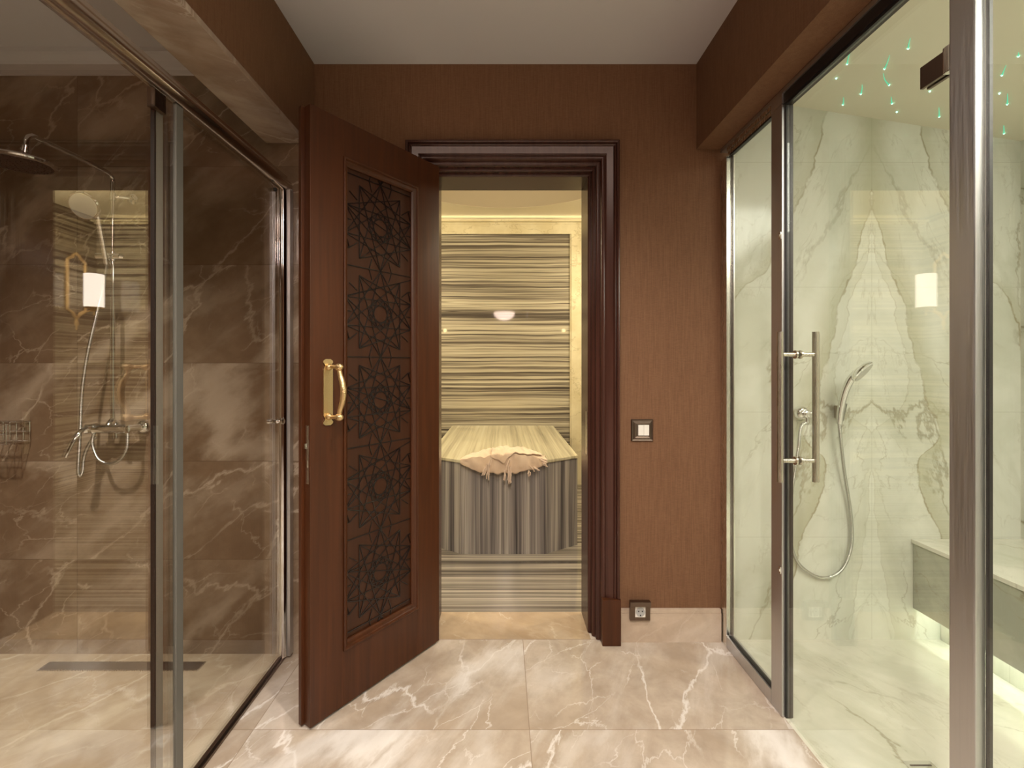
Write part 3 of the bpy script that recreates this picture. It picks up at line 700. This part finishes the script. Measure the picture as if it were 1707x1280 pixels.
b = BM(); add_lathe(b, [(.016, .038), (.018, .042), (.018, .060), (.012, .064)], c+Vector((.004, 0, -.002)), (.0, -1, 0), 24); add_tube(b, [c+Vector((.004, -.052, -.002)), c+Vector((.034, -.066, .012))], .007, 12)
add_tube(b, [c+Vector((.004, -.050, -.01)), c+Vector((.004, -.052, -.045))], .0095, 14); obj('spout', b, 'chrome', ov)
hk = P(1398, 686, WY)
hb = thing('shower_holder', 'chrome wall holder carrying the hand shower on the white marble', 'shower holder', hk)
b = BM(); add_box(b, hk.x-.026, hk.x+.010, WY-.030, WY-.0005, hk.z-.034, hk.z+.034, .006); obj('wall_plate', b, 'steel', hb)
b = BM(); add_tube(b, [P(1400, 700, WY-.05), P(1405, 672, WY-.066)], [.0165, .0195], 20); add_tube(b, [(hk.x-.005, WY-.028, hk.z), P(1401, 690, WY-.05)], .012, 12); obj('cradle', b, 'darkened_chrome', hb)
h2 = thing('hand_shower', 'chrome hand shower with looping hose hanging on the white marble steam room wall', 'hand shower', P(1402, 690, WY-.06))
hp = smooth([P(1399, 706, WY-.052), P(1402, 680, WY-.066), P(1408, 655, WY-.085), P(1417, 634, WY-.11), P(1428, 622, WY-.135)], 6)
b = BM(); add_tube(b, hp, [.014+.006*(i/(len(hp)-1)) for i in range(len(hp))], 16)
fc = P(1437, 619, WY-.155); fa = Vector((.50, -.62, -.60)).normalized()
add_lathe(b, [(.020, -.026), (.046, -.017), (.059, -.004), (.061, .004), (.057, .009)], fc, fa, 32)
obj('handset', b, 'chrome', h2); obj('spray_plate', lathe([(.054, .0088), (.053, .0115), (.01, .012)], fc, fa, 32), 'spray', h2)
hpts = [P(1399, 706, WY-.05), P(1402, 740, WY-.045), P(1408, 790, WY-.03), P(1416, 840, WY-.02), P(1420, 880, WY-.018), P(1418, 915, WY-.018), P(1406, 945, WY-.018), P(1386, 961, WY-.018), P(1362, 961, WY-.018), P(1340, 948, WY-.018), P(1326, 930, WY-.018), P(1318, 900, WY-.02), P(1317, 850, WY-.025), P(1324, 790, WY-.035), P(1331, 745, WY-.045), P(1335, 712, WY-.05), c+Vector((.004, -.052, -.045))]
obj('hose', tube(smooth(hpts, 8), .0078, 12), 'hose', h2)
# starry ceiling: fibre points; the streaks of their light are drawn as glowing tubes
def on_ceiling(px, py):
    # plane z = 2.784-.155*(X-1.522)
    u, w = (px-VX)/F, (VY-py)/F
    Y = (2.784+.155*1.522-H)/(w+.155*u); return Vector((u*Y, Y, H+w*Y))
stars = [((1412, 106), (1414, 96), (1417.6, 84)), ((1394, 130),), ((1474.4, 114), (1479, 104), (1483, 91)), ((1482, 141), (1475, 132), (1472.5, 121)), ((1513.8, 80), (1515, 72), (1517.7, 62)),
         ((1435, 156), (1437, 148), (1437, 140)), ((1405, 174), (1406, 168), (1406, 161)), ((1487, 172), (1486, 166), (1485.5, 160)), ((1495, 186),), ((1550, 151.6),), ((1565.6, 194), (1565.6, 187), (1565, 178)),
         ((1670, 124.7), (1673, 118), (1677, 108)), ((1666, 155),), ((1679, 173), (1679.5, 166), (1679.5, 155)), ((1673.6, 222), (1673.5, 215), (1673, 208)), ((1697.6, 93), (1698, 86))]
for i, s in enumerate(stars):
    p0 = on_ceiling(*s[0]); dn = Vector((0, 0, -.003))
    t_ = thing('fibre_optic_light', 'tiny green point of light in the pale ceiling above the steam room', 'ceiling light', p0, 'green fibre points in the steam room ceiling')
    b = bmesh.new(); bmesh.ops.create_uvsphere(b, u_segments=10, v_segments=8, radius=.0028); bmesh.ops.translate(b, verts=b.verts, vec=p0+dn)
    obj('light_point', b, 'star', t_)
    if len(s) > 1:
        pts = smooth([on_ceiling(*q)+dn for q in s], 5); n = len(pts)
        obj('light_streak', tube(pts, [.0024*(1-.75*k/(n-1)) for k in range(n)], 6), 'light_streak', t_)

# ------------------------------------------------------------------ switch and socket on the wall
def cx(px, py, Y=2.425): return P(px, py, Y)
sw = thing('light_switch', 'square bronze-framed double light switch on the brown wall beside the door casing', 'light switch', cx(1070, 717))
c = cx(1070, 717); b = BM(); W = .057
prof = [(W, 0), (W, .006), (W-.004, .010), (W-.010, .007), (W-.018, .012), (W-.026, .009), (W-.028, .006)]
rings = []
for r, d in prof: rings.append([b.verts.new((c.x+sx*r, YB-d-.0002, c.z+sz*r)) for sx, sz in ((-1, -1), (1, -1), (1, 1), (-1, 1))])
for A_, B_ in zip(rings, rings[1:]):
    for k in range(4): b.faces.new((A_[k], A_[(k+1) % 4], B_[(k+1) % 4], B_[k]))
b.faces.new(rings[-1]); b.faces.new(rings[0][::-1])
obj('bezel', b, 'dark_alu', sw, smoothit=False)
for k in (0, 1):
    x = c.x-.026+k*.0285; obj('rocker', box(x+.004, x+.0315, YB-.0125, YB-.005, c.z-.026, c.z+.028, .0015), 'plastic', sw, smoothit=False)
so = thing('power_socket', 'bronze-framed round power socket set at the top of the stone baseboard', 'power socket', cx(1067, 1017))
c = P(1067, 1018, 2.39)
obj('plate', boxes((c.x-.052, c.x+.052, 2.388, 2.4045, c.z-.050, c.z+.028), (c.x-.052, c.x+.052, 2.388, 2.4045, c.z+.028, c.z+.05), bev=.002), 'dark_alu', so, smoothit=False)
obj('hinged_lid', box(c.x-.056, c.x+.050, 2.366, 2.3875, c.z+.031, c.z+.055, .004), 'dark_alu', so, smoothit=False)
ins = obj('insert', box(c.x-.026, c.x+.026, 2.384, 2.3878, c.z-.030, c.z+.023, .001), 'plastic', so, smoothit=False)
obj('socket_well', lathe([(.0235, 0), (.0235, .0015), (.019, .001)], (c.x, 2.3838, c.z-.0035), (0, -1, 0), 32), 'greyplastic', ins)
pb = BM()
for dx, dz in ((-.0095, .004), (.0095, .004), (0, -.016)): add_lathe(pb, [(.0032, 0), (.0032, .0012)], (c.x+dx, 2.3825, c.z-.0035+dz), (0, -1, 0), 14)
obj('pin_holes', pb, 'gasket', ins)

# ------------------------------------------------------------------ marble slab and towel
sl = thing('marble_slab', 'raised grey banded marble massage slab standing inside the bath beyond the doorway', 'massage slab', (0, 4.5, 0))
top = [(-.6, 5.53), (-.6, 3.706), (-.318, 3.521), (.327, 3.521), (.6, 3.706), (.6, 5.53)]
ins_ = lambda k: [(x*(1-k), 4.5+(y-4.5)*(1-k)) for x, y in top]
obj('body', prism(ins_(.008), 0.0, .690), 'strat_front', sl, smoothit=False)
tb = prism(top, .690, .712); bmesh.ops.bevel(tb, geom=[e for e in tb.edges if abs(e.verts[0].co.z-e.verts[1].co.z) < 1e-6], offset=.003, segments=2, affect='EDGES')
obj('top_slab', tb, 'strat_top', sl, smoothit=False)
# towel: folded cotton bundle lying over the front edge
tw = thing('folded_towel', 'folded peach cotton towel with knotted fringes lying on the front edge of the marble slab', 'towel', (.01, 3.6, .712))
def towel_pt(s, v, layer=0):
    w = max(0.0, 1-abs(s)**1.9)**.75
    X = .008+.325*s
    if v < .7:      # on the slab
        t = v/.7                       # 0 back .. 1 front edge
        Y = 3.50+(.02+.33*w)*(1-t)
        hgt = (.050*w)*math.sin(math.pi*min(1, .16+.62*t)) if t > 0 else 0
        z = .716+hgt*(min(1, t*6))
    else:
        t = (v-.7)/.3
        Y = 3.50-.022*math.sin(math.pi*t*.5)*w-.004
        z0_ = .716+(.050*w)*math.sin(math.pi*.78)
        z = z0_-t*(z0_-.700+.085*w)
    f = .006*math.sin(14*s+7*v)+.004*math.sin(31*s-11*v+1)
    dd = s*.9+v*.8-.5
    z += f*w+.010*w/(1+math.exp(-dd*30))+layer
    return Vector((X, Y-abs(f)*.6, z))
b = BM(); NS, NV = 60, 40
gr = [[b.verts.new(towel_pt(-1+2*i/NS, j/NV)) for j in range(NV+1)] for i in range(NS+1)]
for i in range(NS):
    for j in range(NV): b.faces.new((gr[i][j], gr[i+1][j], gr[i+1][j+1], gr[i][j+1]))
o = obj('cloth', b, 'cloth', tw); sm = o.modifiers.new('t', 'SOLIDIFY'); sm.thickness = .006; sm.offset = 1
# an upper fold with its own edge
b = BM(); gr = []
for i in range(NS+1):
    row = []
    for j in range(NV+1):
        s = -.28+1.16*i/NS; v = .06+(.80-.25*max(0, s)-.10*abs(math.sin(5*s)))*j/NV
        q = towel_pt(s, v); row.append(b.verts.new(q+Vector((0, -.012, .013))))
    gr.append(row)
for i in range(NS):
    for j in range(NV): b.faces.new((gr[i][j], gr[i+1][j], gr[i+1][j+1], gr[i][j+1]))
o = obj('upper_fold', b, 'cloth', tw); sm = o.modifiers.new('t', 'SOLIDIFY'); sm.thickness = .006; sm.offset = 1
rnd = random.Random(3)
def tassel(px, py, dx, dy):
    b = BM(); p0 = P(px, py, 3.455); 
    for k in range(3):
        q = Vector((rnd.uniform(-.006, .006), rnd.uniform(-.006, .004), 0))
        e = p0+Vector((dx*3.455/F+rnd.uniform(-.010, .010), rnd.uniform(-.004, .002), -dy*3.455/F*rnd.uniform(.8, 1.05)))
        m = (p0+e)/2+Vector((rnd.uniform(-.008, .008), -.004, 0))
        pts = smooth([p0+q, m, e], 5); n = len(pts)
        add_tube(b, pts, [.0034 if k_ != n//2 else .0055 for k_ in range(n)], 6)
    obj('tassel', b, 'fringe', tw)
for a_ in ((819, 764, -6, 20), (812, 772, -6, 20), (808, 778, -3, 14), (815, 780, -2, 20), (850, 766, -8, 22), (846, 774, 2, 30), (851, 778, -1, 28), (842, 784, -2, 18), (852, 786, -3, 20), (884, 776, 6, 10), (881, 784, 1, 10), (890, 778, 8, 6), (903, 768, 8, 10), (899, 764, 10, 8), (905, 771, 3, 5)):
    tassel(*a_)
for k in range(12):
    s = .12+.075*k; q = towel_pt(min(s, .97), .02); b = BM()
    pts = smooth([q+Vector((0, 0, .012)), q+Vector((.008, .012, .018)), q+Vector((.018, .022, .006))], 5); add_tube(b, pts, .003, 6); obj('tassel', b, 'fringe', tw)

# ------------------------------------------------------------------ lamps
def sconce(sgn, label):
    t = thing('wall_sconce', label, 'wall lamp', (sgn*HX, 5.34, 1.82), 'gilded sconces on the side walls of the bath')
    X = sgn*(HX-.012); yc = 5.325
    half = [(0, 2.70), (.035, 2.685), (.05, 2.655), (.085, 2.64), (.112, 2.615), (.112, 2.56), (.112, 2.10), (.112, 2.06), (.085, 2.045), (.05, 2.03), (.025, 1.99), (0, 1.955)]
    loop = [(X, yc+y, z) for y, z in half]+[(X, yc-y, z) for y, z in half[-2:0:-1]]
    b = BM(); add_tube(b, loop, .015, 8, closed=True)
    add_lathe(b, [(.004, -.07), (.012, -.05), (.008, -.03), (.022, 0), (.018, .03), (.010, .06)], (X, yc, 1.90), (0, 0, 1), 14)
    add_lathe(b, [(.016, 0), (.022, .012), (.008, .03)], (X, yc, 2.69), (0, 0, 1), 14)
    obj('frame', b, 'gold', t)
    xs = sgn*(HX-.20)
    b = BM(); add_tube(b, smooth([(X, yc, 1.96), (sgn*(HX-.06), yc, 2.00), (sgn*(HX-.13), yc+.01, 2.045), (xs, 5.34, 2.055)]), .009, 10)
    add_lathe(b, [(.004, -.06), (.010, -.04), (.005, -.02), (.02, 0), (.07, .022), (.09, .030), (.09, .036)], (xs, 5.34, 2.058), (0, 0, 1), 28)
    obj('arm', b, 'gold', t)
    b = BM(); add_lathe(b, [(.086, 2.097), (.092, 2.10), (.092, 2.465), (.088, 2.472)], (xs, 5.34, 0), (0, 0, 1), 32)
    obj('lamp_shade', b, 'shade', t)
sconce(1, 'gilded wall sconce with a white glowing shade, mirrored in the left shower glass')
sconce(-1, 'wall sconce with a white glowing shade, mirrored in the right glass door')
for x in (-1.05, 1.11):
    t = thing('wall_lamp', 'small yellow globe lamp mirrored as a dot in the banded marble wall', 'wall lamp', (x, 2.64, 2.06), 'small globe lamps on the inner wall of the bath')
    obj('bracket', lathe([(.03, 0), (.03, .006), (.012, .012), (.012, .05)], (x, 2.6405, 2.06), (0, 1, 0), 20), 'gold', t)
    b = bmesh.new(); bmesh.ops.create_uvsphere(b, u_segments=20, v_segments=14, radius=.032); bmesh.ops.translate(b, verts=b.verts, vec=(x, 2.72, 2.06)); obj('globe', b, 'lampdot', t)
pd = thing('pendant_lamp', 'pink-white glass bowl lamp mirrored in the banded marble wall', 'pendant lamp', (.04, -1.0, 2.6))
Yp = -1.0
b = BM(); n = 14
pr = [(.27*math.cos(math.pi/2*k/n)+.0, -.20*math.sin(math.pi/2*k/n)) for k in range(n, -1, -1)]
pr = [(max(r, .003), d) for r, d in pr]+[(.262, .004), (.10, -.10)]
add_lathe(b, pr, (.04, Yp, 2.80), (0, 0, 1), 40); obj('bowl', b, 'bowl', pd)
b = BM(); add_lathe(b, [(.06, 0), (.06, .02), (.02, .03)], (.04, Yp, 2.998), (0, 0, -1), 24)
for k in range(3):
    t = 2*math.pi*k/3+.5; add_tube(b, [(.04, Yp, 2.97), (.04+.26*math.cos(t), Yp+.26*math.sin(t), 2.802)], .004, 8)
obj('suspension', b, 'gold', pd)

def light(name, typ, loc, power, col=(1, .85, .68), target=None, **k):
    d = bpy.data.lights.new(name, typ); d.energy = power; d.color = col
    for a_, v in k.items(): setattr(d, a_, v)
    o = bpy.data.objects.new(name, d); COL.objects.link(o); o.location = loc
    if target is not None: o.rotation_euler = (Vector(target)-Vector(loc)).to_track_quat('-Z', 'Y').to_euler()
    return o
W = (1, .90, .80)
light('corridor_downlight', 'SPOT', (.05, 1.05, 2.97), 110, W, (.12, 1.35, 0), spot_size=2.1, spot_blend=.9, shadow_soft_size=.05)
light('corridor_downlight', 'SPOT', (.05, -.4, 2.97), 230, W, (.05, .2, 0), spot_size=2.4, spot_blend=.8, shadow_soft_size=.05)
light('corridor_downlight', 'SPOT', (.05, -2.4, 2.97), 160, W, (.05, -2.0, 0), spot_size=2.3, spot_blend=.8, shadow_soft_size=.05)
light('shower_downlight', 'SPOT', (-1.85, 1.0, 2.93), 260, (1, .89, .74), (-1.8, 1.25, 0), spot_size=1.75, spot_blend=.95, shadow_soft_size=.05)
light('steam_ceiling_lamp', 'AREA', (1.95, .55, 2.60), 37, (.98, .97, .84), (1.95, .9, 0), shape='RECTANGLE', size=.9, size_y=1.2)
for x in (-1.8, 1.8):
    for y in (3.3, 4.75):
        light('bath_downlight', 'SPOT', (x if y < 4 else x*.72, y, 3.17), 74, (1, .87, .64), (x*.55, y+.15, 0), spot_size=2.4, spot_blend=.9, shadow_soft_size=.04)
    light('bath_uplight', 'AREA', (x/1.8*2.6, 3.75, 2.80), 95, (1, .87, .60), (x*.5, 4.9, 3.32), shape='RECTANGLE', size=1.5, size_y=.08)  # added uplights that emulate a cove; none is built there

light('bath_cornice_light', 'AREA', (0, HY-.045, 3.150), 2.2, (1, .88, .60), (0, HY-.055, 3.3), shape='RECTANGLE', size=5.2, size_y=.03)
w = bpy.data.worlds.new('w'); sc.world = w; w.use_nodes = True
w.node_tree.nodes['Background'].inputs[0].default_value = (.02, .018, .015, 1)

cam = bpy.data.cameras.new('camera'); co = bpy.data.objects.new('camera', cam); COL.objects.link(co)
co.location = (0, 0, H); co.rotation_euler = (math.radians(90), 0, 0)
cam.sensor_width = 36; cam.sensor_fit = 'HORIZONTAL'; cam.lens = 36*F/1707; cam.clip_start = .02
cam.shift_x = (853.5-VX)/1707; cam.shift_y = -(640-VY)/1707
sc.camera = co
sc.view_settings.view_transform = 'Standard'; sc.view_settings.look = 'None'; sc.view_settings.gamma = 1
sc.view_settings.exposure = 0.0; sc.view_settings.use_curve_mapping = False
